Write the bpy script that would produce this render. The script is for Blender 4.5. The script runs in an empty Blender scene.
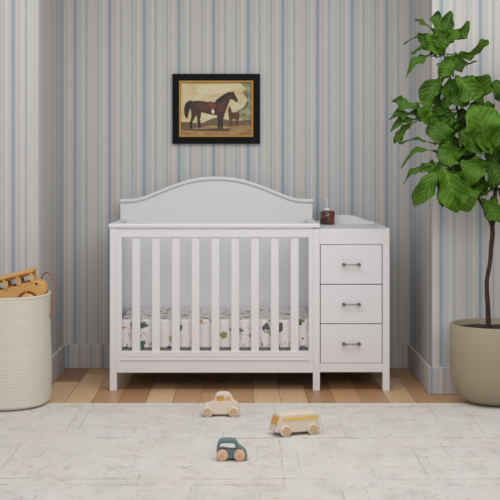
import bpy, bmesh, math, random
from mathutils import Vector, Matrix, noise as mnoise
R = random.Random(7)
F = 1271.6; H = 1.2086; CY = -7.57; VX = 243.0; VY = 165.0
SC = bpy.context.scene; COL = SC.collection

def lin(r, g, b):
    f = lambda c: (c/255/12.92) if c/255 <= .04045 else ((c/255+.055)/1.055)**2.4
    return (f(r), f(g), f(b), 1)
def at(px, py, d):                      # photo measurement -> place at distance d from the camera
    return Vector(((px-VX)*d/F, CY+d, H-(py-VY)*d/F))

# ------------------------------------------------------------------ materials
def mat(name, color=(.8,.8,.8,1), rough=.5, metal=0, bump=0, bscale=200, spec=.5, trans=0, coat=0):
    m = bpy.data.materials.new(name); m.use_nodes = True
    nt = m.node_tree; b = nt.nodes['Principled BSDF']
    b.inputs['Base Color'].default_value = color
    b.inputs['Roughness'].default_value = rough
    b.inputs['Metallic'].default_value = metal
    b.inputs['Specular IOR Level'].default_value = spec
    b.inputs['Transmission Weight'].default_value = trans
    b.inputs['Coat Weight'].default_value = coat
    if bump:
        tc = nt.nodes.new('ShaderNodeTexCoord'); n = nt.nodes.new('ShaderNodeTexNoise'); n.inputs['Scale'].default_value = bscale
        bp = nt.nodes.new('ShaderNodeBump'); bp.inputs['Strength'].default_value = bump; bp.inputs['Distance'].default_value = .002
        nt.links.new(tc.outputs['Object'], n.inputs['Vector']); nt.links.new(n.outputs['Fac'], bp.inputs['Height']); nt.links.new(bp.outputs['Normal'], b.inputs['Normal'])
    return m
class NT:
    def __init__(s, m): s.t = m.node_tree; s.b = s.t.nodes['Principled BSDF']
    def n(s, typ, **kw):
        x = s.t.nodes.new(typ)
        for k, v in kw.items(): setattr(x, k, v)
        return x
    def l(s, a, b): s.t.links.new(a, b)
    def put(s, v, sock):
        if hasattr(v, 'is_output') : s.l(v, sock)
        else: sock.default_value = v
    def math(s, op, a, b=0.0, c=None):
        x = s.n('ShaderNodeMath', operation=op); s.put(a, x.inputs[0]); s.put(b, x.inputs[1])
        if c is not None: s.put(c, x.inputs[2])
        return x.outputs[0]
    def mix(s, f, a, b, blend='MIX'):
        x = s.n('ShaderNodeMix', data_type='RGBA', blend_type=blend); s.put(f, x.inputs[0]); s.put(a, x.inputs[6]); s.put(b, x.inputs[7])
        return x.outputs[2]
    def ramp(s, f, stops, interp='LINEAR'):
        x = s.n('ShaderNodeValToRGB'); x.color_ramp.interpolation = interp; e = x.color_ramp.elements
        e[0].position = stops[0][0]; e[0].color = stops[0][1]; e[1].position = stops[1][0]; e[1].color = stops[1][1]
        for p, c in stops[2:]:
            q = e.new(p); q.color = c
        s.l(f, x.inputs[0]); return x.outputs[0]
    def noise(s, vec, scale, detail=2, rough=.5, sc=None):
        if sc: 
            mp = s.n('ShaderNodeMapping'); mp.inputs['Scale'].default_value = sc; s.l(vec, mp.inputs['Vector']); vec = mp.outputs[0]
        x = s.n('ShaderNodeTexNoise'); x.inputs['Scale'].default_value = scale; x.inputs['Detail'].default_value = detail; x.inputs['Roughness'].default_value = rough
        s.l(vec, x.inputs['Vector']); return x.outputs['Fac']
    def bump(s, h, strength=.3, dist=.002):
        x = s.n('ShaderNodeBump'); x.inputs['Strength'].default_value = strength; x.inputs['Distance'].default_value = dist
        s.l(h, x.inputs['Height']); s.l(x.outputs[0], s.b.inputs['Normal'])

PER = 0.2062
BASE = lin(197,195,193); ST = lin(149,163,174); ST2 = lin(166,177,185); TH = lin(160,172,183); PALE = lin(212,210,208); GR = lin(178,173,168)
STRIPES = [(0,ST),(.05,PALE),(.06,ST2),(.085,BASE),(.14,GR),(.155,BASE),(.235,PALE),(.26,BASE),(.325,TH),(.36,BASE),(.43,PALE),(.45,GR),(.465,PALE),(.485,GR),(.50,PALE),(.52,GR),(.535,BASE),(.655,TH),(.685,BASE),(.76,GR),(.775,BASE),(.83,PALE),(.86,BASE),(.955,ST2),(.985,ST)]
def wallpaper(name, axis, offset):
    m = mat(name, rough=.75, spec=.25); t = NT(m)
    tc = t.n('ShaderNodeTexCoord'); sp = t.n('ShaderNodeSeparateXYZ'); t.l(tc.outputs['Object'], sp.inputs[0])
    u = t.math('FRACT', t.math('DIVIDE', t.math('SUBTRACT', sp.outputs[axis], offset), PER))
    c = t.ramp(u, STRIPES, 'CONSTANT')
    w = t.noise(tc.outputs['Object'], 3.0, 3)
    c2 = t.mix(t.math('MULTIPLY', w, .05), c, BASE)
    t.l(c2, t.b.inputs['Base Color'])
    t.bump(t.noise(tc.outputs['Object'], 350, 2), .08, .001)
    return m

M = {}
M['white'] = mat('white_paint', lin(224,224,227), .38, bump=.03, bscale=60)
M['gap'] = mat('shadow_gap', lin(90,88,85), .8)
M['nickel'] = mat('brushed_nickel', lin(168,165,158), .45, .15)
M['iron'] = mat('dark_nickel', lin(96,92,88), .45, .2)
M['steel'] = M['iron']
M['black'] = mat('black_frame', lin(10,9,12), .6, spec=.15)
M['gold'] = mat('gold_liner', lin(176,128,50), .45, .3, bump=.2)
M['soil'] = mat('soil', lin(48,36,28), .95, bump=1, bscale=90)
M['pot'] = mat('pot_glaze', lin(158,147,124), .6, spec=.3, bump=.15, bscale=120)
M['leather'] = mat('leather', lin(160,92,70), .5)
M['cream'] = mat('cream_wood', lin(220,206,190), .7, spec=.25, bump=.1)
M['yellow'] = mat('yellow_paint', lin(226,188,110), .5)
M['orange'] = mat('orange_paint', lin(214,158,72), .5)
M['teal'] = mat('teal_paint', lin(98,122,126), .5, bump=.05)
M['red'] = mat('rust_paint', lin(150,70,50), .5)
M['blanket'] = mat('blanket', lin(205,196,178), .95, bump=.5, bscale=150)
M['hole'] = mat('peg_hole', lin(70,45,30), .8)
M['ply'] = mat('mattress_board', lin(120,112,104), .7)

def wood(name, c1, c2, sc=(3,40,40), scale=6, rough=.5):
    m = mat(name, rough=rough); t = NT(m); tc = t.n('ShaderNodeTexCoord')
    f = t.noise(tc.outputs['Object'], scale, 4, .6, sc)
    t.l(t.ramp(f, [(.3, c1), (.7, c2)]), t.b.inputs['Base Color']); t.bump(f, .05)
    return m
M['beech'] = wood('beech_wood', lin(208,166,134), lin(226,190,158), (1,1,12), 20)
M['beech2'] = wood('honey_ring', lin(204,150,96), lin(218,172,120), (1,1,8), 20)
M['honey'] = wood('honey_wood', lin(205,150,78), lin(228,180,108), (2,14,14), 8)
M['honeyd'] = wood('dark_honey_wood', lin(160,98,52), lin(180,118,66), (2,14,14), 8)
M['bark'] = wood('bark', lin(44,27,22), lin(82,56,44), (30,30,6), 3, .9)

# amber jar
m = mat('amber_jar', lin(96,48,22), .12, coat=.6); t = NT(m); tc = t.n('ShaderNodeTexCoord')
f = t.noise(tc.outputs['Object'], 30, 3, .6, (1,1,.5)); t.l(t.ramp(f, [(.35, lin(34,18,10)), (.5, lin(74,36,18)), (.7, lin(120,70,40))]), t.b.inputs['Base Color']); M['amber'] = m
M['pump'] = mat('white_plastic', lin(232,233,238), .25)

# woven rope
m = mat('basket_rope', lin(212,208,194), .9); t = NT(m); tc = t.n('ShaderNodeTexCoord'); o = tc.outputs['Object']
f = t.noise(o, 40, 3, .6, (1,1,6)); g = t.noise(o, 3, 2)
c = t.ramp(f, [(.3, lin(209,205,192)), (.7, lin(216,212,200))]); c = t.mix(t.math('MULTIPLY', g, .4), c, lin(214,208,190))
t.l(c, t.b.inputs['Base Color'])
w = t.n('ShaderNodeTexWave', wave_type='BANDS', bands_direction='DIAGONAL'); w.inputs['Scale'].default_value = 60; w.inputs['Distortion'].default_value = 1; t.l(o, w.inputs['Vector'])
t.bump(w.outputs['Fac'], .10, .0012); M['rope'] = m

# floor planks: tone per plank in a colour attribute, grain along the plank
m = mat('oak_planks', rough=.42, spec=.4); t = NT(m); tc = t.n('ShaderNodeTexCoord'); o = tc.outputs['Object']
at_ = t.n('ShaderNodeAttribute', attribute_name='tone'); 
wv = t.n('ShaderNodeTexWave', wave_type='BANDS', bands_direction='X'); wv.inputs['Scale'].default_value = 9; wv.inputs['Distortion'].default_value = 9; wv.inputs['Detail'].default_value = 3; wv.inputs['Detail Scale'].default_value = .8
mp = t.n('ShaderNodeMapping'); mp.inputs['Scale'].default_value = (1,.28,1); t.l(o, mp.inputs['Vector']); t.l(mp.outputs[0], wv.inputs['Vector'])
g1 = t.noise(o, 14, 5, .6, (9,.8,1)); g2 = t.noise(o, 3, 3)
c = t.mix(t.math('MULTIPLY', t.math('SUBTRACT', 1.0, wv.outputs['Fac']), .10), at_.outputs['Color'], lin(120,84,54))
c = t.mix(t.math('MULTIPLY', g1, .42), c, lin(166,122,82)); c = t.mix(t.math('MULTIPLY', g2, .18), c, lin(228,196,156))
t.l(c, t.b.inputs['Base Color']); t.bump(g1, .12, .001); M['floor'] = m

# rug
m = mat('faded_rug', rough=.95, spec=.1); t = NT(m); tc = t.n('ShaderNodeTexCoord'); o = tc.outputs['Object']
base = t.ramp(t.noise(o, 7, 8, .75, (1,.6,1)), [(.34, lin(200,198,193)), (.48, lin(212,210,206)), (.66, lin(220,217,211))])
def strokes(scale, sc, lo, hi, seed):
    mp = t.n('ShaderNodeMapping'); mp.inputs['Location'].default_value = (seed, seed*1.7, 0); t.l(o, mp.inputs['Vector'])
    return t.ramp(t.noise(mp.outputs[0], scale, 6, .75, sc), [(lo, (0,0,0,1)), (hi, (1,1,1,1))])
grey = strokes(11, (1,.7,1), .56, .66, 3); tan = strokes(12, (1,.8,1), .57, .67, 11); blu = strokes(9, (1,.7,1), .62, .70, 23)
warm = strokes(2.3, (1,.7,1), .42, .62, 31)
def lines(scale, rowh, bw, seed, mort, rot=0, ys=.42):
    mp = t.n('ShaderNodeMapping'); mp.inputs['Location'].default_value = (seed, seed*.37, 0); mp.inputs['Rotation'].default_value = (0,0,rot); mp.inputs['Scale'].default_value = (1, ys, 1); t.l(o, mp.inputs['Vector'])
    ns = t.n('ShaderNodeTexNoise'); ns.inputs['Scale'].default_value = 9; ns.inputs['Detail'].default_value = 4; t.l(o, ns.inputs['Vector'])
    mx = t.n('ShaderNodeMix', data_type='VECTOR'); mx.inputs[0].default_value = .012; t.l(mp.outputs[0], mx.inputs[4]); t.l(ns.outputs['Color'], mx.inputs[5])
    b = t.n('ShaderNodeTexBrick'); b.inputs['Scale'].default_value = scale; b.inputs['Mortar Size'].default_value = mort; b.inputs['Row Height'].default_value = rowh; b.inputs['Brick Width'].default_value = bw; b.inputs['Mortar Smooth'].default_value = .3
    b.offset = .37
    t.l(mx.outputs[1], b.inputs['Vector']); return b.outputs['Fac']
def wornmask(scale, seed, lo, hi):
    mp = t.n('ShaderNodeMapping'); mp.inputs['Location'].default_value = (seed, -seed, 0); t.l(o, mp.inputs['Vector'])
    return t.ramp(t.noise(mp.outputs[0], scale, 5, .7, (1,.6,1)), [(lo, (0,0,0,1)), (hi, (1,1,1,1))])
c = t.mix(t.math('MULTIPLY', warm, .35), base, lin(208,200,184))
c = t.mix(t.math('MULTIPLY', t.math('MULTIPLY', lines(1.0, .34, .55, 1.3, .0045), wornmask(4, 2, .46, .54)), .42), c, lin(156,156,152))
c = t.mix(t.math('MULTIPLY', t.math('MULTIPLY', lines(1.0, .30, .62, 1.42, .0035), wornmask(4, 2, .46, .54)), .38), c, lin(160,158,150))
c = t.mix(t.math('MULTIPLY', t.math('MULTIPLY', lines(3.4, .26, .5, 4.1, .012), wornmask(5, 9, .50, .58)), .32), c, lin(160,152,140))
c = t.mix(t.math('MULTIPLY', t.math('MULTIPLY', lines(2.1, .4, .9, 7.7, .008, .7, .6), wornmask(6, 17, .50, .58)), .34), c, lin(166,150,124))
c = t.mix(t.math('MULTIPLY', grey, .26), c, lin(156,156,153))
c = t.mix(t.math('MULTIPLY', tan, .5), c, lin(196,170,138))
c = t.mix(t.math('MULTIPLY', blu, .35), c, lin(156,170,182))
t.l(c, t.b.inputs['Base Color']); t.bump(t.noise(o, 160, 3, .6), .5, .003); M['rug'] = m
M['rugedge'] = mat('rug_binding', lin(226,222,208), .95, bump=.4, bscale=300)

# printed cotton sheet
m = mat('printed_sheet', rough=.9, spec=.2); t = NT(m); tc = t.n('ShaderNodeTexCoord'); o = tc.outputs['Object']
ns = t.n('ShaderNodeTexNoise'); ns.inputs['Scale'].default_value = 26; ns.inputs['Detail'].default_value = 2; t.l(o, ns.inputs['Vector'])
mx = t.n('ShaderNodeMix', data_type='VECTOR'); mx.inputs[0].default_value = .045; t.l(o, mx.inputs[4]); t.l(ns.outputs['Color'], mx.inputs[5])
def spots(scale, r, seed, asp=(1,1,1)):
    mp = t.n('ShaderNodeMapping'); mp.inputs['Location'].default_value = (seed, seed*.7, seed*.3); mp.inputs['Scale'].default_value = asp; t.l(mx.outputs[1], mp.inputs['Vector'])
    v = t.n('ShaderNodeTexVoronoi'); v.inputs['Scale'].default_value = scale; t.l(mp.outputs[0], v.inputs['Vector'])
    return t.math('LESS_THAN', v.outputs['Distance'], r), v.outputs['Color']
c = lin(226,222,222)
s1, k1 = spots(15, .27, 1.1, (1,1,.8)); s2, k2 = spots(20, .26, 5.3); s3, k3 = spots(10, .17, 9.9)
ln = t.math('LESS_THAN', t.math('ABSOLUTE', t.math('SUBTRACT', t.noise(o, 13, 2, .5, (1,1.2,1.4)), .5)), .012)
lm = t.math('GREATER_THAN', t.noise(o, 5, 1), .52)
c = t.mix(t.math('MULTIPLY', t.math('MULTIPLY', ln, lm), .45), c, lin(110,106,102))
sx = t.n('ShaderNodeSeparateColor'); t.l(k1, sx.inputs[0])
c = t.mix(t.math('MULTIPLY', s1, .9), c, t.ramp(sx.outputs[0], [(0, lin(44,92,62)), (.25, lin(120,140,60)), (.45, lin(196,150,84)), (.62, lin(58,70,66)), (.78, lin(226,222,222))], 'CONSTANT'))
sx = t.n('ShaderNodeSeparateColor'); t.l(k2, sx.inputs[0])
c = t.mix(t.math('MULTIPLY', s2, .85), c, t.ramp(sx.outputs[0], [(0, lin(150,166,70)), (.2, lin(80,110,80)), (.38, lin(150,110,70)), (.5, lin(100,124,156)), (.58, lin(226,222,222))], 'CONSTANT'))
t.l(c, t.b.inputs['Base Color']); t.bump(t.noise(o, 12, 2), .3, .006); M['sheet'] = m

# fig leaf with veins along its own uv
m = mat('fig_leaf', rough=.5, spec=.22); t = NT(m)
uv = t.n('ShaderNodeUVMap', uv_map='leaf'); sp = t.n('ShaderNodeSeparateXYZ'); t.l(uv.outputs[0], sp.inputs[0])
au = t.math('ABSOLUTE', t.math('SUBTRACT', sp.outputs[0], .5))
ph = t.math('FRACT', t.math('MULTIPLY', t.math('SUBTRACT', sp.outputs[1], t.math('MULTIPLY', au, .75)), 7.0))
vein = t.math('LESS_THAN', t.math('ABSOLUTE', t.math('SUBTRACT', ph, .5)), .07)
mid = t.math('LESS_THAN', au, .022)
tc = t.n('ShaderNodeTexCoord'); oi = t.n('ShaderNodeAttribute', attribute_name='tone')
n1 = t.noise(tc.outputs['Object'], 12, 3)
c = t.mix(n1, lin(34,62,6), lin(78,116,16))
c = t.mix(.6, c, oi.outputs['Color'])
c = t.mix(t.math('MULTIPLY', t.math('MAXIMUM', vein, mid), .28), c, lin(112,148,48))
t.l(c, t.b.inputs['Base Color'])
hgt = t.math('ABSOLUTE', t.math('SUBTRACT', ph, .5)); t.bump(hgt, .9, .006)
t.b.inputs['Subsurface Weight'].default_value = 0
M['leaf'] = m

# ------------------------------------------------------------------ mesh helpers
def finish(name, me, mats, parent=None, smooth=False, bevel=0, seg=2):
    o = bpy.data.objects.new(name, me); COL.objects.link(o)
    for mm in (mats if isinstance(mats, (list, tuple)) else [mats]): me.materials.append(mm)
    if smooth:
        for p in me.polygons: p.use_smooth = True
    if parent: o.parent = parent
    if bevel:
        b = o.modifiers.new('bevel', 'BEVEL'); b.width = bevel; b.segments = seg; b.limit_method = 'ANGLE'; b.angle_limit = math.radians(40)
    return o
def tomesh(bm, name):
    bmesh.ops.recalc_face_normals(bm, faces=bm.faces)
    me = bpy.data.meshes.new(name); bm.to_mesh(me); bm.free(); return me
def box(bm, x0, x1, y0, y1, z0, z1):
    vs = [bm.verts.new((x, y, z)) for x in (x0, x1) for y in (y0, y1) for z in (z0, z1)]
    for f in ((0,1,3,2),(4,6,7,5),(0,4,5,1),(2,3,7,6),(0,2,6,4),(1,5,7,3)): bm.faces.new([vs[i] for i in f])
def boxes(name, bs, mats, parent=None, bevel=.003):
    bm = bmesh.new()
    for b in bs: box(bm, *b)
    return finish(name, tomesh(bm, name), mats, parent, bevel=bevel)
def lathe(name, prof, mats, parent=None, n=48, centre=(0,0,0), axis='Z', smooth=True, capb=False, capt=False):
    bm = bmesh.new(); rings = []
    for r, z in prof:
        ring = []
        for i in range(n):
            a = 2*math.pi*i/n
            p = (r*math.cos(a), r*math.sin(a), z) if axis == 'Z' else (r*math.cos(a), z, r*math.sin(a))
            ring.append(bm.verts.new((p[0]+centre[0], p[1]+centre[1], p[2]+centre[2])))
        rings.append(ring)
    for a, b in zip(rings, rings[1:]):
        for i in range(n): bm.faces.new((a[i], a[(i+1)%n], b[(i+1)%n], b[i]))
    if capb: bm.faces.new(rings[0])
    if capt: bm.faces.new(rings[-1])
    return finish(name, tomesh(bm, name), mats, parent, smooth)
def tube_bm(bm, pts, rads, n=8, uvl=None):
    rings = []; up = Vector((.13,.9,.31))
    for i, p in enumerate(pts):
        a = pts[max(0,i-1)]; b = pts[min(len(pts)-1,i+1)]; d = (b-a).normalized()
        s = d.cross(up).normalized(); q = s.cross(d)
        r = rads[i] if isinstance(rads, (list, tuple)) else rads
        rings.append([bm.verts.new(p + r*(math.cos(2*math.pi*k/n)*s + math.sin(2*math.pi*k/n)*q)) for k in range(n)])
    fs = []
    for a, b in zip(rings, rings[1:]):
        for k in range(n): fs.append(bm.faces.new((a[k], a[(k+1)%n], b[(k+1)%n], b[k])))
    fs.append(bm.faces.new(rings[0])); fs.append(bm.faces.new(rings[-1])); return fs
def tube(name, pts, rads, mats, parent=None, n=8):
    bm = bmesh.new(); tube_bm(bm, smoothpts(pts), resample(rads, pts), n); return finish(name, tomesh(bm, name), mats, parent, True)
def smoothpts(P, k=5):
    P = [Vector(p) for p in P]; out = []
    for i in range(len(P)-1):
        a, b, c, d = P[max(0,i-1)], P[i], P[i+1], P[min(len(P)-1,i+2)]
        for j in range(k):
            t = j/k; out.append(.5*((2*b)+(c-a)*t+(2*a-5*b+4*c-d)*t*t+(3*b-a-3*c+d)*t**3))
    out.append(P[-1]); return out
def resample(r, P, k=5):
    if not isinstance(r, (list, tuple)): return r
    out = []
    for i in range(len(P)-1):
        for j in range(k): out.append(r[i]+(r[i+1]-r[i])*j/k)
    out.append(r[-1]); return out
def profile(name, loops, y0, y1, mats, parent=None, bev=.004):
    """outline(s) in x,z extruded from y0 to y1; inner loops are openings"""
    cu = bpy.data.curves.new(name, 'CURVE'); cu.dimensions = '2D'; cu.fill_mode = 'BOTH'
    w = y1-y0; cu.extrude = w/2-bev; cu.bevel_depth = bev; cu.bevel_resolution = 2; cu.offset = -bev
    for lp in loops:
        s = cu.splines.new('POLY'); s.points.add(len(lp)-1); s.use_cyclic_u = True
        for p, q in zip(s.points, lp): p.co = (q[0], q[1], 0, 1)
    tmp = bpy.data.objects.new('tmp', cu); COL.objects.link(tmp)
    bpy.context.view_layer.update()
    me = bpy.data.meshes.new_from_object(tmp.evaluated_get(bpy.context.evaluated_depsgraph_get()))
    bpy.data.objects.remove(tmp); bpy.data.curves.remove(cu)
    me.name = name; me.materials.clear()
    for v in me.vertices:
        x, y, z = v.co; v.co = (x, -z+(y0+y1)/2, y)
    me.update()
    bm = bmesh.new(); bm.from_mesh(me); bmesh.ops.remove_doubles(bm, verts=bm.verts, dist=1e-5); me2 = tomesh(bm, name); bpy.data.meshes.remove(me)
    return finish(name, me2, mats, parent)
def fine(lp, k=4):                      # closed smooth outline through points
    n = len(lp); out = []
    for i in range(n):
        a, b, c, d = [Vector(lp[(i+j)%n]) for j in (-1,0,1,2)]
        for j in range(k):
            t = j/k; q = .5*((2*b)+(c-a)*t+(2*a-5*b+4*c-d)*t*t+(3*b-a-3*c+d)*t**3); out.append((q[0], q[1]))
    return out
def rect(x0, x1, z0, z1, r=.004, k=3):
    out = []
    for cx, cz, a0 in ((x1-r, z0+r, -90), (x1-r, z1-r, 0), (x0+r, z1-r, 90), (x0+r, z0+r, 180)):
        for j in range(k+1):
            a = math.radians(a0+90*j/k); out.append((cx+r*math.cos(a), cz+r*math.sin(a)))
    return out
def tag(o, label, cat, group=None):
    o['label'] = label; o['category'] = cat
    if group: o['group'] = group
    return o
def empty(name, loc, label, cat, rz=0, group=None):
    o = bpy.data.objects.new(name, None); COL.objects.link(o); o.location = loc; o.rotation_euler = (0,0,rz); o.empty_display_size = .1
    return tag(o, label, cat, group)
def struct(o): o['kind'] = 'structure'; return o

# ------------------------------------------------------------------ the room
YP = -.86                                        # face of the two piers either side of the alcove
XL = (39.6-VX)/189.5; XR = (432-VX)/189.5        # alcove side walls
ZC = 2.75
off_back = (74.6-VX)/168
def wall(name, b, axis, off): return struct(boxes(name, [b], wallpaper('wallpaper_'+name, axis, off), bevel=0))
wall('wall_back', (XL-.15, XR+.15, 0, .12, 0, ZC), 0, off_back)
wall('wall_left', (XL-.12, XL, YP+.12, 0, 0, ZC), 1, -.05)
wall('wall_right', (XR, XR+.12, YP+.12, 0, 0, ZC), 1, -.02)
wall('wall_front_left', (-3.2, XL, YP, YP+.12, 0, ZC), 0, (12.6-VX)/189.5)
wall('wall_front_right', (XR, 3.4, YP, YP+.12, 0, ZC), 0, (440.8-VX)/189.5)
def base(name, b, axis, off, lip):
    return struct(boxes(name, [b], wallpaper('papered_'+name, axis, off), bevel=.004))
BT = .018; BH = .143
base('baseboard_back', (XL, XR, -BT, 0, 0, BH), 0, (68-VX)/168, 0)
base('baseboard_left', (XL, XL+BT, YP, -BT, 0, BH), 1, -.08, 0)
base('baseboard_right', (XR-BT, XR, YP, -BT, 0, BH), 1, -.06, 0)
base('baseboard_front_left', (-3.2, XL+BT, YP-BT, YP, 0, BH), 0, (18-VX)/189.5, 0)
base('baseboard_front_right', (XR-BT, 3.4, YP-BT, YP, 0, BH), 0, (430.5-VX)/189.5, 0)

# floor: planks running away from the camera
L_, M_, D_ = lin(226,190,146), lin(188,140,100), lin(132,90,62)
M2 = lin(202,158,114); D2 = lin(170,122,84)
def floor_mesh():
    bm = bmesh.new(); cl = bm.loops.layers.float_color.new('tone'); rr = random.Random(3)
    W = .138; x0 = -1.049
    D = lambda py: CY + F*H/(py-VY)
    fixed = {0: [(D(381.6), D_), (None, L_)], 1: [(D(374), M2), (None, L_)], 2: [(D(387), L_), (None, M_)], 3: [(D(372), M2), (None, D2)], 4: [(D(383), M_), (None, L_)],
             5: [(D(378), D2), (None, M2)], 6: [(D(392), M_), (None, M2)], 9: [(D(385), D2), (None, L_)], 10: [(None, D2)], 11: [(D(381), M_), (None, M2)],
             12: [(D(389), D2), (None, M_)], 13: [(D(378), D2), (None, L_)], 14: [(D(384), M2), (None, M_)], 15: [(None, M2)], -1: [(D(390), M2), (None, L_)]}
    for k in range(-17, 33):
        xa, xb = x0+k*W, x0+(k+1)*W
        y = .02; segs = []
        if k in fixed:
            for ye, c in fixed[k]:
                e = ye if ye is not None else -1.35 - rr.random()*.3
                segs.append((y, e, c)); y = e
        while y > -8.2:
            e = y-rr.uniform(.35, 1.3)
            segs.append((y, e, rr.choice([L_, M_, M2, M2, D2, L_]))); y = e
        for ya, yb, c in segs:
            g = .0012
            vs = [bm.verts.new(v) for v in ((xa+g, yb+g, 0), (xb-g, yb+g, 0), (xb-g, ya-g, 0), (xa+g, ya-g, 0))]
            f = bm.faces.new(vs)
            j = rr.uniform(.93, 1.05)
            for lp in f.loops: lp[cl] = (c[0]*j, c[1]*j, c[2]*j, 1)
    # dark joint bed just under the planks
    vs = [bm.verts.new(v) for v in ((-3.4,-8.3,-.003),(3.6,-8.3,-.003),(3.6,.1,-.003),(-3.4,.1,-.003))]
    f = bm.faces.new(vs)
    for lp in f.loops: lp[cl] = (.12,.07,.04,1)
    return tomesh(bm, 'floor')
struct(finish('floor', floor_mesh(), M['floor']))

# rug
ry1 = CY+F*(H-.01)/(403.4-VY)
rg = boxes('rug', [(-2.3, 2.45, -4.6, ry1, .0005, .009)], M['rug'], bevel=.003)
tag(rg, 'large faded off-white patterned rug lying on the wooden floor', 'rug')
bd = boxes('binding', [(-2.3, 2.45, ry1-.001, ry1+.006, .001, .010)], M['rugedge'], rg, bevel=.002)
bd['label'] = 'pale bound edge'

# ------------------------------------------------------------------ crib with changing table
S0 = 187.0; dF = F/S0; YF = CY+dF
X = lambda px: (px-VX)/S0
Z = lambda py: H-(py-VY)/S0
dB = F/170.5; YB = CY+dB                                  # face of the headboard
XB = lambda px: (px-VX)/170.5
ZB = lambda py: H-(py-VY)/170.5
crib = empty('crib_with_changing_table', (X(249.5), (YF+YB)/2, 0), 'white wooden crib with arched headboard, joined to a changing table with three drawers', 'crib')
CO = crib.location.copy()
def cb(name, bs, m='white', parent=None, bevel=.003):
    ox = CO if parent is None else CO
    bs = [(a-ox.x, b-ox.x, c-ox.y, d-ox.y, e, f) for a, b, c, d, e, f in bs]
    return boxes(name, bs, M[m], parent or crib, bevel)
lw = .038
# posts and legs: each runs from the floor to its top
xl0, xl1 = X(109.6), X(116.8)
cb('leg', [(xl0, xl1, YF, YF+lw, 0, Z(228))])
cb('leg', [(X(313), X(320), YF, YF+lw, 0, Z(228.8))])
cb('leg', [(X(382.6), X(389.7), YF, YF+lw, 0, Z(229))])
cb('leg', [(xl0, xl1, YB+.012, YB+.05, 0, Z(224))])
cb('leg', [(X(313), X(320), YB+.012, YB+.05, 0, Z(229))])
cb('leg', [(X(382.6), X(389.7), YB+.012, YB+.05, 0, Z(229))])
# front gate
xs0, xs1 = X(121.6), X(308.6)
cb('stile', [(xl1-.0005, xs0, YF+.003, YF+.03, Z(373), Z(228))])
cb('stile', [(xs1, X(313)+.0005, YF+.003, YF+.03, Z(373), Z(228))])
cb('front_top_rail', [(X(116.8), X(313), YF+.0035, YF+.033, Z(237.6), Z(228))])
cb('top_cap', [(X(108.4), X(320.2), YF-.007, YF+.046, Z(228.2), Z(223.6))], bevel=.007)
cb('front_bottom_rail', [(X(120.5), X(309.5), YF+.002, YF+.034, Z(357.5), Z(351.3))])
cb('apron', [(X(119.5), X(310.5), YF+.005, YF+.026, Z(373), Z(356.5))])
cb('apron_moulding', [(X(119.8), X(310.2), YF-.001, YF+.01, Z(360.6), Z(358.2))], bevel=.002)
for i in range(9):
    x = X(131.7+19.86*i)
    cb('slat', [(x, x+.0445, YF+.009, YF+.024, Z(352.5), Z(236.8))], bevel=.004)
# left end and divider
cb('end_panel', [(xl0+.006, xl1-.012, YF+.036, YB+.014, Z(372), Z(228.3))])
cb('end_cap', [(X(108.8), X(115.2), YF+.046, YB+.006, Z(228.2), Z(223.8))], bevel=.006)
cb('divider_panel', [(X(314), X(319), YF+.036, YB+.014, Z(372), Z(229.5))])
cb('divider_cap', [(X(311), X(320.2), YF+.046, YB-.002, Z(228.4), Z(223.9))], bevel=.006)
# headboard with curved top
def head_outline():
    pts = [(120.3,198.8),(128,198.9),(136,198.3),(145,196),(154,192.3),(165,187.8),(176,183.6),(188,179.8),(200,177.4),(208,176.7),(216.4,176.4)]
    full = pts + [(432.8-x, y) for x, y in pts[-2::-1]]
    return [(XB(x)-CO.x, ZB(y)) for x, y in full]
ho = head_outline()
zb = ZB(372)
hb = profile('headboard', [[(ho[0][0], zb)] + [(x, z-.006) for x, z in ho] + [(ho[-1][0], zb)]], YB-CO.y, YB+.02-CO.y, M['white'], crib, .002)
top = [(x, z) for x, z in ho]; e = .006
up = [(top[0][0]-e, top[0][1])] + top[1:-1] + [(top[-1][0]+e, top[-1][1])]
lo = [(x, z-.019) for x, z in up]
mo = profile('headboard_moulding', [up + lo[::-1]], YB-.013-CO.y, YB+.028-CO.y, M['white'], crib, .003)
# changer carcass
xc0, xc1 = X(320), X(382.6)
cb('changer_top_rail', [(xc0-.0005, xc1+.0005, YF+.0015, YF+.03, Z(244.6), Z(229))])
cb('changer_bottom_rail', [(xc0-.0005, xc1+.0005, YF+.0015, YF+.03, Z(372.4), Z(363.6))])
cb('changer_top', [(X(314), X(389.7), YF+.004, YB+.012, Z(233), Z(229.6))], bevel=.002)
cb('changer_side', [(X(383.6), X(388.9), YF+.036, YB+.014, Z(372), Z(229.7))])
cb('changer_bottom', [(xc0, xc1, YF+.03, YB+.012, Z(369), Z(365.5))])
cb('changer_back', [(xc0, xc1+.002, YB-.002, YB+.014, Z(372), Z(232.5))])
cb('side_guard', [(X(387), X(389.7), YF+.02, YB+.012, Z(229.8), Z(228.2))], bevel=.002)
gp = [(313,221.3),(318,220.8),(323,219.4),(329,217),(335,215.3),(343.6,214.9)]
gp = gp+[(687.2-x, y) for x, y in gp[-2::-1]]
gl = [(XB(x)-CO.x, ZB(y)) for x, y in gp]
profile('back_guard', [[(gl[0][0], Z(231))]+gl+[(gl[-1][0], Z(231))]], YB-.004-CO.y, YB+.016-CO.y, M['white'], crib, .002)
cb('drawer_gap_shade', [(xc0, xc1, YF+.026, YF+.03, Z(364), Z(244))], 'gap', bevel=0)  # dark sheet behind the drawers: shade of the seams put into colour
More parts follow.
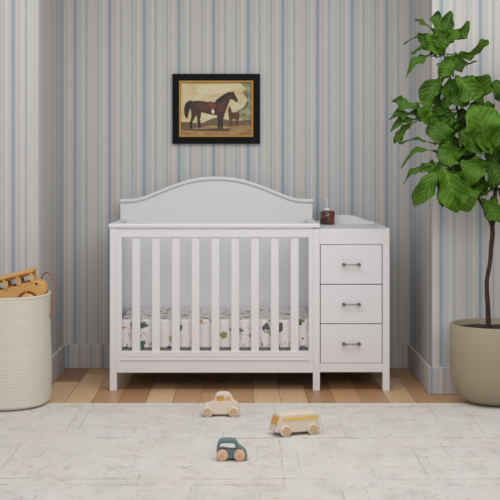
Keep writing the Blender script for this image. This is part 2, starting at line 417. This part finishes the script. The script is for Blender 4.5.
for za, zc in ((245.0, 284.1), (284.9, 323.6), (324.4, 363.1)):
    dr = cb('drawer', [(xc0+.0035, xc1-.0035, YF+.004, YF+.0255, Z(zc), Z(za))], bevel=.002)
    hx = X(351.3)-CO.x; hz = (Z(za)+Z(zc))/2+.001; hy = YF+.004-CO.y
    bm = bmesh.new()
    tube_bm(bm, [Vector((hx-.041,hy-.021,hz)), Vector((hx+.041,hy-.021,hz))], .0042, 12)
    hd = finish('handle', tomesh(bm, 'handle'), M['nickel'], dr, True); hd['label'] = 'metal bar handle'
    bm = bmesh.new()
    for s in (-1, 1):
        tube_bm(bm, [Vector((hx+s*.041,hy+.001,hz)), Vector((hx+s*.041,hy-.012,hz)), Vector((hx+s*.041,hy-.028,hz))], [.0075,.0065,.0085], 14)
    me = tomesh(bm, 'handle_posts'); bm = bmesh.new(); bm.from_mesh(me); bm.to_mesh(me); bm.free()
    # posts joined into the handle mesh
    hm = hd.data; bm = bmesh.new(); bm.from_mesh(hm); n0 = len(bm.faces); bm.from_mesh(me); bm.faces.ensure_lookup_table()
    for f in bm.faces[n0:]: f.material_index = 1
    bm.to_mesh(hm); bm.free(); hm.materials.append(M['iron'])
# mattress board
cb('mattress_board', [(xl1+.001, X(313.5), YF+.034, YB-.002, Z(352.5), Z(349.6))], 'ply', bevel=.001)

# mattress
mx0, mx1, my0, my1 = X(119.5), X(311.5), YF+.044, YB-.006
mz0, mz1 = Z(349.4), Z(320.6)
def rounded(name, x0, x1, y0, y1, z0, z1, r, m, nx=0):
    bm = bmesh.new(); box(bm, x0, x1, y0, y1, z0, z1)
    bmesh.ops.bevel(bm, geom=list(bm.edges), offset=r, segments=4, profile=.6, affect='EDGES')
    return finish(name, tomesh(bm, name), m, None, True)
mt = rounded('crib_mattress', mx0, mx1, my0, my1, mz0, mz1, .012, M['sheet'])
tag(mt, 'crib mattress in a white fitted sheet printed with small green leaves and animals', 'mattress')

# ------------------------------------------------------------------ pump jar on the changer
dj = F/172.2; jp = at(327.4, 0, dj); zt = Z(229.6)
jar = empty('pump_jar', (jp.x, jp.y, zt+.0005), 'squat dark amber pump jar with white nozzle on the changing table top', 'jar')
jar.scale = (1,1,1.1); r = .0435
lathe('body', [(0.001,0),(r-.003,0),(r,.003),(r,.066),(r-.004,.071),(.024,.072),(.020,.074),(.001,.074)], M['amber'], jar, 40)
lathe('collar', [(.001,.0735),(.019,.0735),(.019,.080),(.011,.085),(.009,.088),(.001,.088)], M['pump'], jar, 24)
bm = bmesh.new(); tube_bm(bm, [Vector((0,0,.086)), Vector((0,0,.128)), Vector((0,0,.134))], [.0055,.0048,.006], 12)
tube_bm(bm, smoothpts([Vector((0,0,.130)), Vector((0,-.018,.1315)), Vector((0,-.032,.126))]), .0035, 8)
finish('nozzle', tomesh(bm, 'nozzle'), M['pump'], jar, True)

# ------------------------------------------------------------------ picture
sp_ = 168.9; YW = -.001
PX = lambda px: (px-VX)/sp_
PZ = lambda py: H-(py-VY)/sp_
x0, x1, z0, z1 = PX(172.2), PX(260), PZ(143.6), PZ(73.6)
pic = empty('framed_painting', ((x0+x1)/2, YW, (z0+z1)/2), 'horse and foal painting in a black frame hanging above the crib', 'painting')
pc = pic.location
w, h = (x1-x0)/2, (z1-z0)/2; fw = .040
def ring(name, w, h, fw, ya, yb, m, bev):
    return profile(name, [[(-w,-h),(w,-h),(w,h),(-w,h)], [(-w+fw,-h+fw),(w-fw,-h+fw),(w-fw,h-fw),(-w+fw,h-fw)]], ya, yb, m, pic, bev)
ring('frame', w, h, fw, -.030, 0, M['black'], .005)
gw, gh = w-fw+.002, h-fw+.002
ring('gold_liner', gw, gh, .013, -.024, -.004, M['gold'], .002)
# canvas: painted shapes in the canvas mesh itself
cm = {}
def cmat(n, c):
    cm[n] = mat('paint_'+n, lin(*c), .5, bump=.1, bscale=80); return cm[n]
names = [('sky',(206,192,148)),('sky2',(216,204,166)),('ground',(176,140,84)),('hill',(104,86,60)),('shade',(84,64,42)),('tree',(124,122,84)),('bay',(58,28,16)),('bay2',(84,42,22)),('black',(16,12,12)),('saddle',(120,48,26)),('white',(220,214,196)),('foal',(92,44,24))]
order = [n for n, c in names]; mats = [cmat(n, c) for n, c in names]
NTm = NT(cm['sky']); tc = NTm.n('ShaderNodeTexCoord'); f = NTm.noise(tc.outputs['Object'], 9, 4, .6, (1,1,2)); NTm.l(NTm.ramp(f, [(.35, lin(196,178,126)), (.65, lin(218,206,168))]), NTm.b.inputs['Base Color'])
NTm = NT(cm['ground']); tc = NTm.n('ShaderNodeTexCoord'); f = NTm.noise(tc.outputs['Object'], 14, 4, .7, (1,1,3)); NTm.l(NTm.ramp(f, [(.35, lin(134,100,60)), (.65, lin(186,150,94))]), NTm.b.inputs['Base Color'])
NTm = NT(cm['tree']); tc = NTm.n('ShaderNodeTexCoord'); f = NTm.noise(tc.outputs['Object'], 30, 4, .7); NTm.l(NTm.ramp(f, [(.35, lin(84,86,62)), (.65, lin(170,164,120))]), NTm.b.inputs['Base Color'])
bm = bmesh.new(); lay = [0]
def q(p): return (PX(175+p[0]/5.882)-pc.x, PZ(75+p[1]/5.882)-pc.z)
def paint(n, pts, smooth=True):
    lay[0] += 1; y = -.0085-.00012*lay[0]
    pp = [q(p) for p in pts]
    if smooth: pp = fine(pp, 3)
    f = bm.faces.new([bm.verts.new((x, y, z)) for x, z in pp]); f.material_index = order.index(n)
    f.normal_update()
    if f.normal.y > 0: f.normal_flip()
X0c, X1c, Y0c, Y1c = 30, 468, 40, 372
paint('sky', [(X0c,Y0c),(X1c,Y0c),(X1c,Y1c),(X0c,Y1c)], False)
paint('sky2', [(150,60),(240,50),(320,75),(300,100),(200,110),(130,95)])
paint('tree', [(385,45),(468,42),(466,292),(430,290),(395,262),(362,215),(400,190),(425,140),(392,100),(420,80)])
paint('hill', [(X0c,278),(80,276),(150,282),(200,262),(250,250),(300,262),(380,268),(466,262),(466,310),(X0c,320)])
paint('ground', [(X0c,312),(120,312),(200,296),(300,300),(X1c,290),(X1c,Y1c),(X0c,Y1c)], False)
paint('shade', [(40,314),(150,318),(250,312),(330,316),(300,330),(180,328),(60,324)])
paint('black', [(100,150),(76,153),(58,172),(52,212),(60,246),(72,252),(80,218),(94,182)])
for n, p in (('bay', [(98,205),(128,222),(112,255),(98,285),(100,312),(88,314),(86,284),(94,250)]), ('bay', [(120,222),(150,215),(150,248),(142,275),(150,308),(139,310),(131,275),(128,248)]),
             ('bay', [(246,222),(270,226),(266,268),(264,312),(252,312),(251,268)]), ('bay', [(266,226),(290,226),(280,270),(281,312),(269,312),(267,270)])):
    paint(n, p)
for px in ((92,305),(144,300),(258,303),(275,303)): paint('black', [(px[0]-6,px[1]-34),(px[0]+5,px[1]-34),(px[0]+5,px[1]+8),(px[0]-6,px[1]+8)], False)
paint('bay', [(90,160),(128,150),(190,157),(228,160),(262,146),(298,116),(322,102),(343,96),(352,112),(370,146),(362,157),(344,146),(326,142),(312,172),(297,212),(284,238),(250,234),(212,232),(168,220),(140,222),(115,238),(98,226),(90,195)])
paint('bay2', [(130,165),(180,168),(200,200),(160,208),(128,196)])
paint('bay2', [(250,180),(290,150),(300,165),(280,215),(256,212)])
paint('black', [(236,152),(282,116),(318,98),(328,106),(300,124),(262,156)])
paint('saddle', [(193,156),(232,160),(238,186),(226,200),(204,194)])
paint('white', [(216,202),(230,206),(229,226),(216,224)])
for x in (322, 334, 358, 370): paint('foal', [(x-3,250),(x+4,250),(x+2,302),(x-3,302)], False)
paint('foal', [(314,222),(312,205),(318,184),(326,188),(336,218),(352,217),(374,222),(380,246),(372,262),(345,258),(322,264)])
cv = finish('painted_canvas', tomesh(bm, 'canvas'), mats, pic)
boxes('backing_board', [(-w+.01, w-.01, -.008, -.001, -h+.01, h-.01)], M['black'], pic, 0)

# ------------------------------------------------------------------ basket
bc = Vector((-1.243, CY+6.425, .0095)); br = .270; bh = .553
bsk = empty('storage_basket', bc, 'tall round cream coiled rope basket on the rug at the left wall', 'basket')
prof = [(.02,.004),(br-.045,0),(br-.02,.004),(br-.008,.012)]
n = 46
for i in range(n):
    z0_ = .016+(bh-.022)*i/n; dz = (bh-.022)/n; rr = br-.003+.003*math.sin(i*.13)
    for k in range(4):
        prof.append((rr-.002+.002*math.sin(math.pi*(k+.15)/4), z0_+dz*k/4))
prof += [(br-.002,bh-.006),(br-.006,bh),(br-.014,bh),(br-.018,bh-.006),(br-.018,.03),(.02,.022)]
bo = lathe('body', prof, M['rope'], bsk, 96)
for v in bo.data.vertices:
    a = math.atan2(v.co.y, v.co.x); k = (abs(math.cos(a))**2.5+abs(math.sin(a))**2.5)**(-1/2.5); v.co.x *= k; v.co.y *= k
def hb_(px, py, d): return at(px, py, d)-bc
hn = tube('handle', [hb_(50.9,315,6.42), hb_(51.6,305,6.42), hb_(52.4,297,6.42), hb_(54.8,290,6.42), hb_(55.3,283,6.43), hb_(52,276.5,6.44), hb_(46.5,272.5,6.47), hb_(42.6,275.5,6.51), hb_(41.8,281,6.525), hb_(43,292,6.54), hb_(44.5,300,6.545)], .0035, M['leather'], bsk)
hn['label'] = 'thin brown leather loop handle'
lathe('rivet', [(.0005,-.004),(.006,-.003),(.006,.002),(.0005,.003)], M['leather'], bsk, 12, tuple(hb_(50.9,316,6.418)), 'Y')

# filling under the truck
def blanket():
    bm = bmesh.new(); rs = []; slope = .25
    for j in range(9):
        r = (.02, .08, .14, .19, .225, .243, .2465, .24, .05)[j]; ring = []
        for i in range(40):
            a = 2*math.pi*i/40; x, y = r*math.cos(a), r*math.sin(a)
            z = .408+slope*x + .008*math.sin(3*a+r*20) - (0,0,0,.002,.01,.03,.07,.3,.3)[j]
            if j >= 7: z = .06
            ring.append(bm.verts.new((x, y, z)))
        rs.append(ring)
    for a, b in zip(rs, rs[1:]):
        for i in range(40): bm.faces.new((a[i], a[(i+1)%40], b[(i+1)%40], b[i]))
    bm.faces.new(rs[0]); bm.faces.new(rs[-1]); return tomesh(bm, 'blanket')
bl = finish('rolled_blanket', blanket(), M['blanket'], None, True); bl.location = bc + Vector((0,0,.0))
tag(bl, 'cream blanket stuffed inside the basket underneath the wooden toy truck', 'blanket')

# ------------------------------------------------------------------ toy truck in the basket
ta = math.radians(14.5)
tk = empty('toy_truck', at(29.4, 297.5, 6.425), 'honey coloured wooden toy truck with open sides sticking out of the basket', 'toy truck')
tk.rotation_euler = (0, -ta, 0)
hw = .075
arch = lambda cx, r, a0=0, a1=180, k=10: [(cx+r*math.cos(math.radians(a0+(a1-a0)*i/k)), -.018+.018+r*math.sin(math.radians(a0+(a1-a0)*i/k))) for i in range(k+1)]
body = [(.072,-.02),(.103,.002),(.106,.020),(.098,.045),(.082,.068),(.055,.075),(-.30,.075),(-.305,-.02)] 
# underside with two wheel arches
under = [(-.24,-.02)] + [( -.2+.050*math.cos(math.radians(a)), -.014+.050*math.sin(math.radians(a))) for a in range(180,-1,-18)] + [(-.050,-.02)] + [(.050*math.cos(math.radians(a)), -.014+.050*math.sin(math.radians(a))) for a in range(180,-1,-18)]
lp = [(.066,-.02),(.084,-.004),(.098,.018),(.097,.045),(.083,.068),(.055,.076),(-.30,.076),(-.305,.05),(-.305,-.02)] + under[1:]
profile('body', [lp], -hw+.012, hw-.012, M['honey'], tk, .004)
for yy in (-hw+.006, hw-.006):
    for cx in (0, -.2):
        ar = [(cx+.056*math.cos(math.radians(a)), -.014+.056*math.sin(math.radians(a))) for a in range(0,181,12)]
        ai = [(cx+.048*math.cos(math.radians(a)), -.014+.048*math.sin(math.radians(a))) for a in range(180,-1,-12)]
        profile('fender', [ar+ai], yy-.008, yy+.008, M['honeyd'], tk, .002)
for s in (-1, 1):
    for cx in (0, -.2):
        wz = lathe('wheel', [(.001,-.010),(.038,-.010),(.044,-.006),(.044,.006),(.038,.010),(.001,.010)], M['honey'], tk, 32, (cx, s*(hw-.0035), -.016), 'Y')
        lathe('hub', [(.0005,-.013),(.007,-.013),(.008,.013),(.0005,.013)], M['honeyd'], wz, 16, (cx, s*(hw-.0035), -.016), 'Y')
boxes('roof', [(-.31, .062, -hw+.002, hw-.002, .122, .139)], M['honey'], tk, .005)
boxes('roof_shade', [(-.300, .050, -hw+.016, hw-.016, .110, .1225)], M['honeyd'], tk, .001)  # darker slab standing in for the shadow below the roof
for px_ in (.046, -.022, -.09, -.158, -.226, -.292):
    for s in (-1, 1):
        boxes('pillar', [(px_-.0085, px_+.0085, s*(hw-.014)-.006, s*(hw-.014)+.006, .072, .124)], M['honey'], tk, .002)
for px_ in (.005, -.07, -.145, -.22):
    boxes('bench', [(px_-.02, px_+.012, -hw+.022, hw-.022, .07, .084)], M['honeyd'], tk, .002)
for s in (-1, 1):
    lathe('headlight', [(.0005,-.004),(.006,-.004),(.006,.004),(.0005,.004)], M['hole'], tk, 16, (.064, s*(hw-.012), .062), 'Y')
profile('nose_underside', [[(.052,-.022),(.078,-.012),(.090,.002),(.086,-.014),(.070,-.026)]], -hw+.006, hw-.006, M['red'], tk, .001)  # dark rust-coloured piece under the nose

# ------------------------------------------------------------------ three toy cars on the rug
RZ = .0092
def wheel(par, cx, cy, r, th, m1='beech', m2=None, s=-1):
    g = lathe('wheel', [(.0005,-th/2),(r-.004,-th/2),(r,-th/2+.003),(r,th/2-.003),(r-.004,th/2),(.0005,th/2)], M[m1], par, 36, (cx, cy, r), 'Y')
    if m2:
        lathe('wheel_ring', [(r*.42,s*(th/2)-s*.001),(r*.42,s*(th/2)+s*.0025),(r*.66,s*(th/2)+s*.0025),(r*.66,s*(th/2)-s*.001)], M[m2], g, 32, (cx, cy, r), 'Y')
    lathe('axle_peg', [(.0005,-.002),(r*.2,-.002),(r*.2,.002),(.0005,.002)], M['beech2'], g, 14, (cx, cy+s*(th/2+.001), r), 'Y')
    return g
# cream beetle-shaped car
p = at(220.5, 0, F/209.0)
c1 = empty('toy_car', (p.x, p.y, RZ), 'cream wooden toy car with yellow windows, nearest to the crib', 'toy car', 0)
U = lambda px, py: ((px-220.5)/209.0, (416.2-py)/209.0)
out = [U(*a) for a in ((203,413),(202.6,408),(204.5,404.5),(210,402.6),(214,400.6),(215.6,395.5),(218,393),(224,392.3),(229,393.3),(232,397),(234,400.5),(238,403.5),(239.3,408),(238.8,413),(228,413.8),(214,413.8))]
w1 = U(216.3,0)[0]
win1 = rect(U(216.6,0)[0], U(223.6,0)[0], U(0,401)[1], U(0,396)[1], .006); win2 = rect(U(225.6,0)[0], U(230.2,0)[0], U(0,401)[1], U(0,397)[1], .006)
profile('body', [fine(out,3), win1, win2], -.028, .028, M['cream'], c1, .005)
for wn in (win1, win2): 
    cx_ = sum(a for a, b in wn)/len(wn); cz_ = sum(b for a, b in wn)/len(wn)
    g = profile('window', [[(cx_+(a-cx_)*1.1, cz_+(b-cz_)*1.1) for a, b in wn]], -.0235, .0235, M['orange' if wn is win1 else 'yellow'], c1, .0005); g['label'] = 'yellow painted window'
for cx in (207.6, 233.6):
    for s in (-1, 1): wheel(c1, U(cx,0)[0], s*.034, .0255, .014, 'cream', 'beech2', s)
# teal car with open window
p = at(231.2, 0, F/245.5)
c2 = empty('toy_car', (p.x, p.y, RZ), 'small teal toy car with open window and plain wooden wheels, nearest to the camera', 'toy car', 0)
U2 = lambda px, py: ((px-231.2)/245.5, (459.8-py)/245.5)
out = [U2(*a) for a in ((217.2,456),(216.6,449),(218,442.5),(220.5,439.6),(226,438.8),(232,438.8),(236,440.2),(238.4,444.5),(242,447),(245.6,450.5),(247,455),(246,457.2),(231,458),(219,457.6))]
win = [U2(*a) for a in ((219.6,448.6),(220,444.8),(222,442.9),(229,442.5),(234,443),(235.6,446),(235.8,448),(233,449.2),(226,448.6),(222,449.3))]
profile('body', [fine(out,3), fine(win,3)], -.024, .024, M['teal'], c2, .004)
for cx in (222.4, 239.6):
    for s in (-1, 1): wheel(c2, U2(cx,0)[0], s*.030, .0235, .013, 'beech', None, s)
# cream bus turned a little towards the camera
p = at(294.6, 0, F/224.0)
ang = math.radians(22)
c3 = empty('toy_bus', (p.x, p.y, RZ), 'cream wooden toy bus with a yellow window stripe on the rug', 'toy bus', ang)
hl, hh = .100, .096
out = [(-hl,.018),(-hl-.004,.035),(-hl+.002,.062),(-hl+.014,.088),(-hl+.024,hh),(0,hh+.001),(hl-.012,hh),(hl,hh-.010),(hl+.001,.05),(hl,.016),(0,.014)]
profile('body', [fine(out,3)], -.041, .041, M['cream'], c3, .006)
for s in (-1, 1):
    g = boxes('window_stripe', [(-hl+.024, hl-.004, s*.0415-.0012, s*.0415+.0012, .067, .083)], M['yellow'], c3, .001); g['label'] = 'yellow window stripe'
bm = bmesh.new()
for vtx in [[(-hl-.0035,-.035,.052),(-hl-.0035,.035,.052),(-hl+.0115,.035,.086),(-hl+.0115,-.035,.086)]]:
    a = [bm.verts.new(v) for v in vtx]; b = [bm.verts.new((v[0]+.006, v[1], v[2]-.002)) for v in vtx]
    bm.faces.new(a); bm.faces.new(b[::-1])
    for i in range(4): bm.faces.new((a[i], a[(i+1)%4], b[(i+1)%4], b[i]))
g = finish('windscreen', tomesh(bm, 'windscreen'), M['orange'], c3, bevel=.001); g['label'] = 'orange windscreen'
for cx in (-.064, .068):
    for s in (-1, 1): wheel(c3, cx, s*.046, .0265, .014, 'cream', 'beech2', s)

# ------------------------------------------------------------------ potted fig tree
pcn = Vector(((496.5-VX)/197.8, CY+6.43, .0095))
pcn.z = .0102
plant = empty('potted_fig_tree', pcn, 'fiddle-leaf fig tree in a rounded beige pot beside the right wall', 'potted tree')
pr = .234; ph_ = .397
lathe('pot', [(.01,.0),(.115,.0),(.150,.008),(.185,.032),(.210,.070),(.224,.115),(.231,.17),(pr,.24),(pr,ph_-.004),(pr-.003,ph_),(pr-.013,ph_),(pr-.016,ph_-.004),(pr-.018,.10),(.01,.08)], M['pot'], plant, 72)
bm = bmesh.new(); rings = []
for j, r in enumerate((.215,.17,.12,.07,.02)):
    rings.append([bm.verts.new((r*math.cos(a*.2618), r*math.sin(a*.2618), ph_-.028+.010*mnoise.noise(Vector((r*20*math.cos(a*.2618), r*20*math.sin(a*.2618), 0))))) for a in range(24)])
for a, b in zip(rings, rings[1:]):
    for i in range(24): bm.faces.new((a[i], a[(i+1)%24], b[(i+1)%24], b[i]))
bm.faces.new(rings[-1]); finish('soil', tomesh(bm, 'soil'), M['soil'], plant, True)
dT = 6.43
def tp(px, py, dd=0): return at(px, py, dT+dd)-pcn
trunk = [tp(488.5,332), tp(488,310), tp(487,293), tp(487,280), tp(490,262), tp(491,248), tp(492.5,234), tp(492,225)]
tube('trunk', trunk, [.014,.0125,.0115,.011,.0105,.011,.0125,.010], M['bark'], plant, 10)
brs = [
 ([(492,226,0),(487,214,-.01),(482,204,-.02),(477,196,-.02),(472,182,-.01),(468,166,0),(463,148,0),(460,128,.01),(457,108,.01),(453,88,.0),(447,66,0),(442,46,-.01),(441,36,-.01)], [.010,.009,.0085,.008,.0075,.007,.0065,.006,.0055,.005,.0045,.004,.003]),
 ([(492,228,0),(495,212,.01),(495,196,.02),(497,182,.03),(500,164,.03),(504,140,.04),(508,112,.05),(510,88,.05)], [.011,.010,.010,.009,.008,.007,.006,.004]),
 ([(474,188,-.01),(462,176,-.04),(450,168,-.07),(440,162,-.08)], [.006,.005,.0045,.003]),
 ([(464,150,0),(450,140,-.03),(438,132,-.05),(428,124,-.06),(420,118,-.06)], [.006,.0055,.005,.004,.003]),
 ([(498,178,.03),(492,164,-.03),(487,152,-.06),(484,146,-.07)], [.007,.006,.005,.003]),
 ([(460,130,.01),(466,118,-.02),(470,108,-.03)], [.005,.004,.003]),
]
nodes = []
for pts, rd in brs:
    P3 = [tp(*p) for p in pts]; tube('branch', P3, rd, M['bark'], plant, 8); nodes += smoothpts(P3)

def leaf(bx, by, tx, ty, wpx, db=0., dt=0., roll=0, arch=.12, tone=0, wave=1.0, tw=0):
    b = tp(bx, by, db); t_ = tp(tx, ty, dt)
    a = t_-b; L = a.length; a.normalize()
    view = Vector((0,-1,.12)); nrm = (view-view.dot(a)*a).normalized()
    nrm = Matrix.Rotation(math.radians(roll), 3, a) @ nrm
    side = a.cross(nrm).normalized()
    W = wpx/197.8/2
    bm = bmesh.new(); uvl = bm.loops.layers.uv.new('leaf'); cl = bm.loops.layers.float_color.new('tone')
    NL, NW = 22, 10; grid = []; ph = R.uniform(0, 6.28)
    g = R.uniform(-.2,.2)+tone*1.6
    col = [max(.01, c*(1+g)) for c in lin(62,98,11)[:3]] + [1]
    for i in range(NL+1):
        u = .5-.5*math.cos(math.pi*i/NL)
        wd = (.30*math.sin(math.pi*min(1,u*1.9))**.8 if u < .526 else 0) + math.exp(-((u-.67)/.32)**2)*1.0
        wd *= min(1, (u/.10)**.5)*min(1, max(0,(1.0-u)/.12)**.5)
        wd = max(wd, .03)
        row = []
        for j in range(NW+1):
            v = j/NW*2-1
            wv = wave*.50*W*abs(v)**1.6*(math.sin(u*11+ph+(1.3 if v > 0 else 0)) + .4*math.sin(u*23+ph*2))
            fold = .20*W*(abs(v)**1.3)                     # blade folds up along the midrib
            z = arch*L*(math.sin(math.pi*u*.9)) - arch*L*.9*u*u + fold + wv - .10*W*math.sin(abs(v)*9+u*20)*.25
            edge = 1+.10*math.sin(u*16+ph+v)*abs(v)
            p = b + a*(L*u) + side*(v*W*wd*edge + tw*W*math.sin(math.pi*u)) + nrm*z
            row.append((bm.verts.new(p), (v*.5*wd*.9+.5, u)))
        grid.append(row)
    for i in range(NL):
        for j in range(NW):
            qd = (grid[i][j], grid[i][j+1], grid[i+1][j+1], grid[i+1][j])
            f = bm.faces.new([x[0] for x in qd])
            for lp, x in zip(f.loops, qd): lp[uvl].uv = x[1]; lp[cl] = col
    near = min(nodes, key=lambda n: (n-b).length)
    near_d = (near-b).length
    mid_ = (near+b)/2 + Vector((0,0,-.15*near_d))
    if near_d > .004:
        for f in tube_bm(bm, smoothpts([near, mid_, b+a*.01]), .0022, 6):
            for lp in f.loops: lp[uvl].uv = (.5,.5); lp[cl] = col
    me = bpy.data.meshes.new('leaf'); bm.to_mesh(me); bm.free()
    o = finish('leaf', me, M['leaf'], plant, True)
    sdf = o.modifiers.new('thickness', 'SOLIDIFY'); sdf.thickness = .0009
    return o

LV = [  # base x,y  tip x,y  width, depth at base, at tip, roll, arch, tone (inner leaves darker: crown shade put into colour)
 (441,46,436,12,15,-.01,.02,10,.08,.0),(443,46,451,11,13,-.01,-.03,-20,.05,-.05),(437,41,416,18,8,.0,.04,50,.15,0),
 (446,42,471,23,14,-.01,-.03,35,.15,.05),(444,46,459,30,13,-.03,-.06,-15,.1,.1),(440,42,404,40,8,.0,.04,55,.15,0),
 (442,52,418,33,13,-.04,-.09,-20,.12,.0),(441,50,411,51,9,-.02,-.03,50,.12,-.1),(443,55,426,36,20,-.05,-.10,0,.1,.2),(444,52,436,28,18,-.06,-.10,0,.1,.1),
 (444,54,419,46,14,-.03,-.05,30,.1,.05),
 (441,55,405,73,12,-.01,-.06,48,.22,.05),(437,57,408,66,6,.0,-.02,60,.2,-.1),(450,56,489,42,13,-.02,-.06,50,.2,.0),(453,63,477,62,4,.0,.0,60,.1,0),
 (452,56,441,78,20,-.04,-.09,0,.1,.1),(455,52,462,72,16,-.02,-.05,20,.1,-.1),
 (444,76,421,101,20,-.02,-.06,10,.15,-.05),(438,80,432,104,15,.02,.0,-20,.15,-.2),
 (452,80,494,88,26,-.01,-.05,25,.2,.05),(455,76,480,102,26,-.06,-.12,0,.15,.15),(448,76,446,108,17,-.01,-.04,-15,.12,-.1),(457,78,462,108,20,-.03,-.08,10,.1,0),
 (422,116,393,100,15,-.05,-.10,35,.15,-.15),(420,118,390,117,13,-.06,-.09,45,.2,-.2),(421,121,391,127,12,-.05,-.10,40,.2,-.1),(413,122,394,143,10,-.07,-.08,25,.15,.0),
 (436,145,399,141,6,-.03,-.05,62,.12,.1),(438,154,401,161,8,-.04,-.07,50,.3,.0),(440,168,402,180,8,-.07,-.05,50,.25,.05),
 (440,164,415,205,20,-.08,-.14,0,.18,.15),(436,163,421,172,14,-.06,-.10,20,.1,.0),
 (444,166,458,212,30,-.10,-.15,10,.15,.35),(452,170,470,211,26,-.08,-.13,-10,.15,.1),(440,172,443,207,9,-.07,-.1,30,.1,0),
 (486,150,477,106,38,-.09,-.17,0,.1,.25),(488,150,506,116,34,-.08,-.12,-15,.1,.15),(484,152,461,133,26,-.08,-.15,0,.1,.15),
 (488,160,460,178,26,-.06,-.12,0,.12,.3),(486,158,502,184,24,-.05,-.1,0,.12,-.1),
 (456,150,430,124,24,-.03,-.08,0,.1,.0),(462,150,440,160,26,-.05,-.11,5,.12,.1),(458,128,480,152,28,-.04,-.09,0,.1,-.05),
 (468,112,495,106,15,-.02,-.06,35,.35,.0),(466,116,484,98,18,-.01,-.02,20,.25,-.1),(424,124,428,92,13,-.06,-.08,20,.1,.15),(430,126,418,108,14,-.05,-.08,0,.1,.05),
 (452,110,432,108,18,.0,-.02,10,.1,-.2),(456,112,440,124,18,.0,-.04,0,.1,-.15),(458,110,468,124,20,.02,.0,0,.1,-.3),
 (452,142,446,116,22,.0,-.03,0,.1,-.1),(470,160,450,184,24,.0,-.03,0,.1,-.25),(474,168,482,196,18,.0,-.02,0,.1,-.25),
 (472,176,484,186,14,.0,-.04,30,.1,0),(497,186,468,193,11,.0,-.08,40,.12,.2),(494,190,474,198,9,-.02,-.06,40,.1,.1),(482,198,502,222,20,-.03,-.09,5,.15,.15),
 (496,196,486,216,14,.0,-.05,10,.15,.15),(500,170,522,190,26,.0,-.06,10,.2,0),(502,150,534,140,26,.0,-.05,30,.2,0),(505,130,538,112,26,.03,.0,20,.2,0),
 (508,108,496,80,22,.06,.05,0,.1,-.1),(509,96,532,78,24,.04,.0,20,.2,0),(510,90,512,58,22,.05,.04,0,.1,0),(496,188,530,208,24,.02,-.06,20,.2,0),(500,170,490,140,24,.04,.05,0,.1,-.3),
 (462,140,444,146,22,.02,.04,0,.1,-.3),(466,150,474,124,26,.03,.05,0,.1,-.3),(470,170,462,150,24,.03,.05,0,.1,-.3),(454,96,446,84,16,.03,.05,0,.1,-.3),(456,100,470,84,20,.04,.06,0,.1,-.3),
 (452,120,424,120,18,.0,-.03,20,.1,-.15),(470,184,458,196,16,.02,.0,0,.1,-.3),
]
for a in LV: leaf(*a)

# ------------------------------------------------------------------ light and camera
wd = bpy.data.worlds.new('world'); SC.world = wd; wd.use_nodes = True
bg = wd.node_tree.nodes['Background']; bg.inputs[0].default_value = (1,.97,.94,1); bg.inputs[1].default_value = .40
def area(name, loc, target, sx, sy, power, col):
    l = bpy.data.lights.new(name, 'AREA'); l.shape = 'RECTANGLE'; l.size = sx; l.size_y = sy; l.energy = power; l.color = col
    o = bpy.data.objects.new(name, l); COL.objects.link(o); o.location = loc
    o.rotation_euler = (Vector(target)-Vector(loc)).to_track_quat('-Z', 'Y').to_euler(); return o
area('window_light', (1.5,-6.2,2.7), (0,-.4,.8), 3.4, 2.2, 90, (.985,.985,.99))
area('second_window_light', (-2.4,-5.8,2.3), (-.2,-.3,.9), 2.2, 1.8, 30, (.93,.96,1))
area('overhead_fill', (.2,-2.35,2.72), (.2,-2.2,0), 3.2, 1.6, 58, (1,.99,.98))  # added overhead fill to brighten upward-facing surfaces, not a known lamp

cam = bpy.data.cameras.new('camera'); co = bpy.data.objects.new('camera', cam); COL.objects.link(co)
co.location = (0, CY, H); co.rotation_euler = (math.pi/2, 0, 0)
cam.sensor_width = 36; cam.lens = F*36/500; cam.shift_x = (250-VX)/500; cam.shift_y = -(250-VY)/500
cam.clip_end = 100
SC.camera = co
vs = SC.view_settings; vs.view_transform = 'Standard'; vs.look = 'None'; vs.gamma = 1; vs.exposure = -.38; vs.use_curve_mapping = False
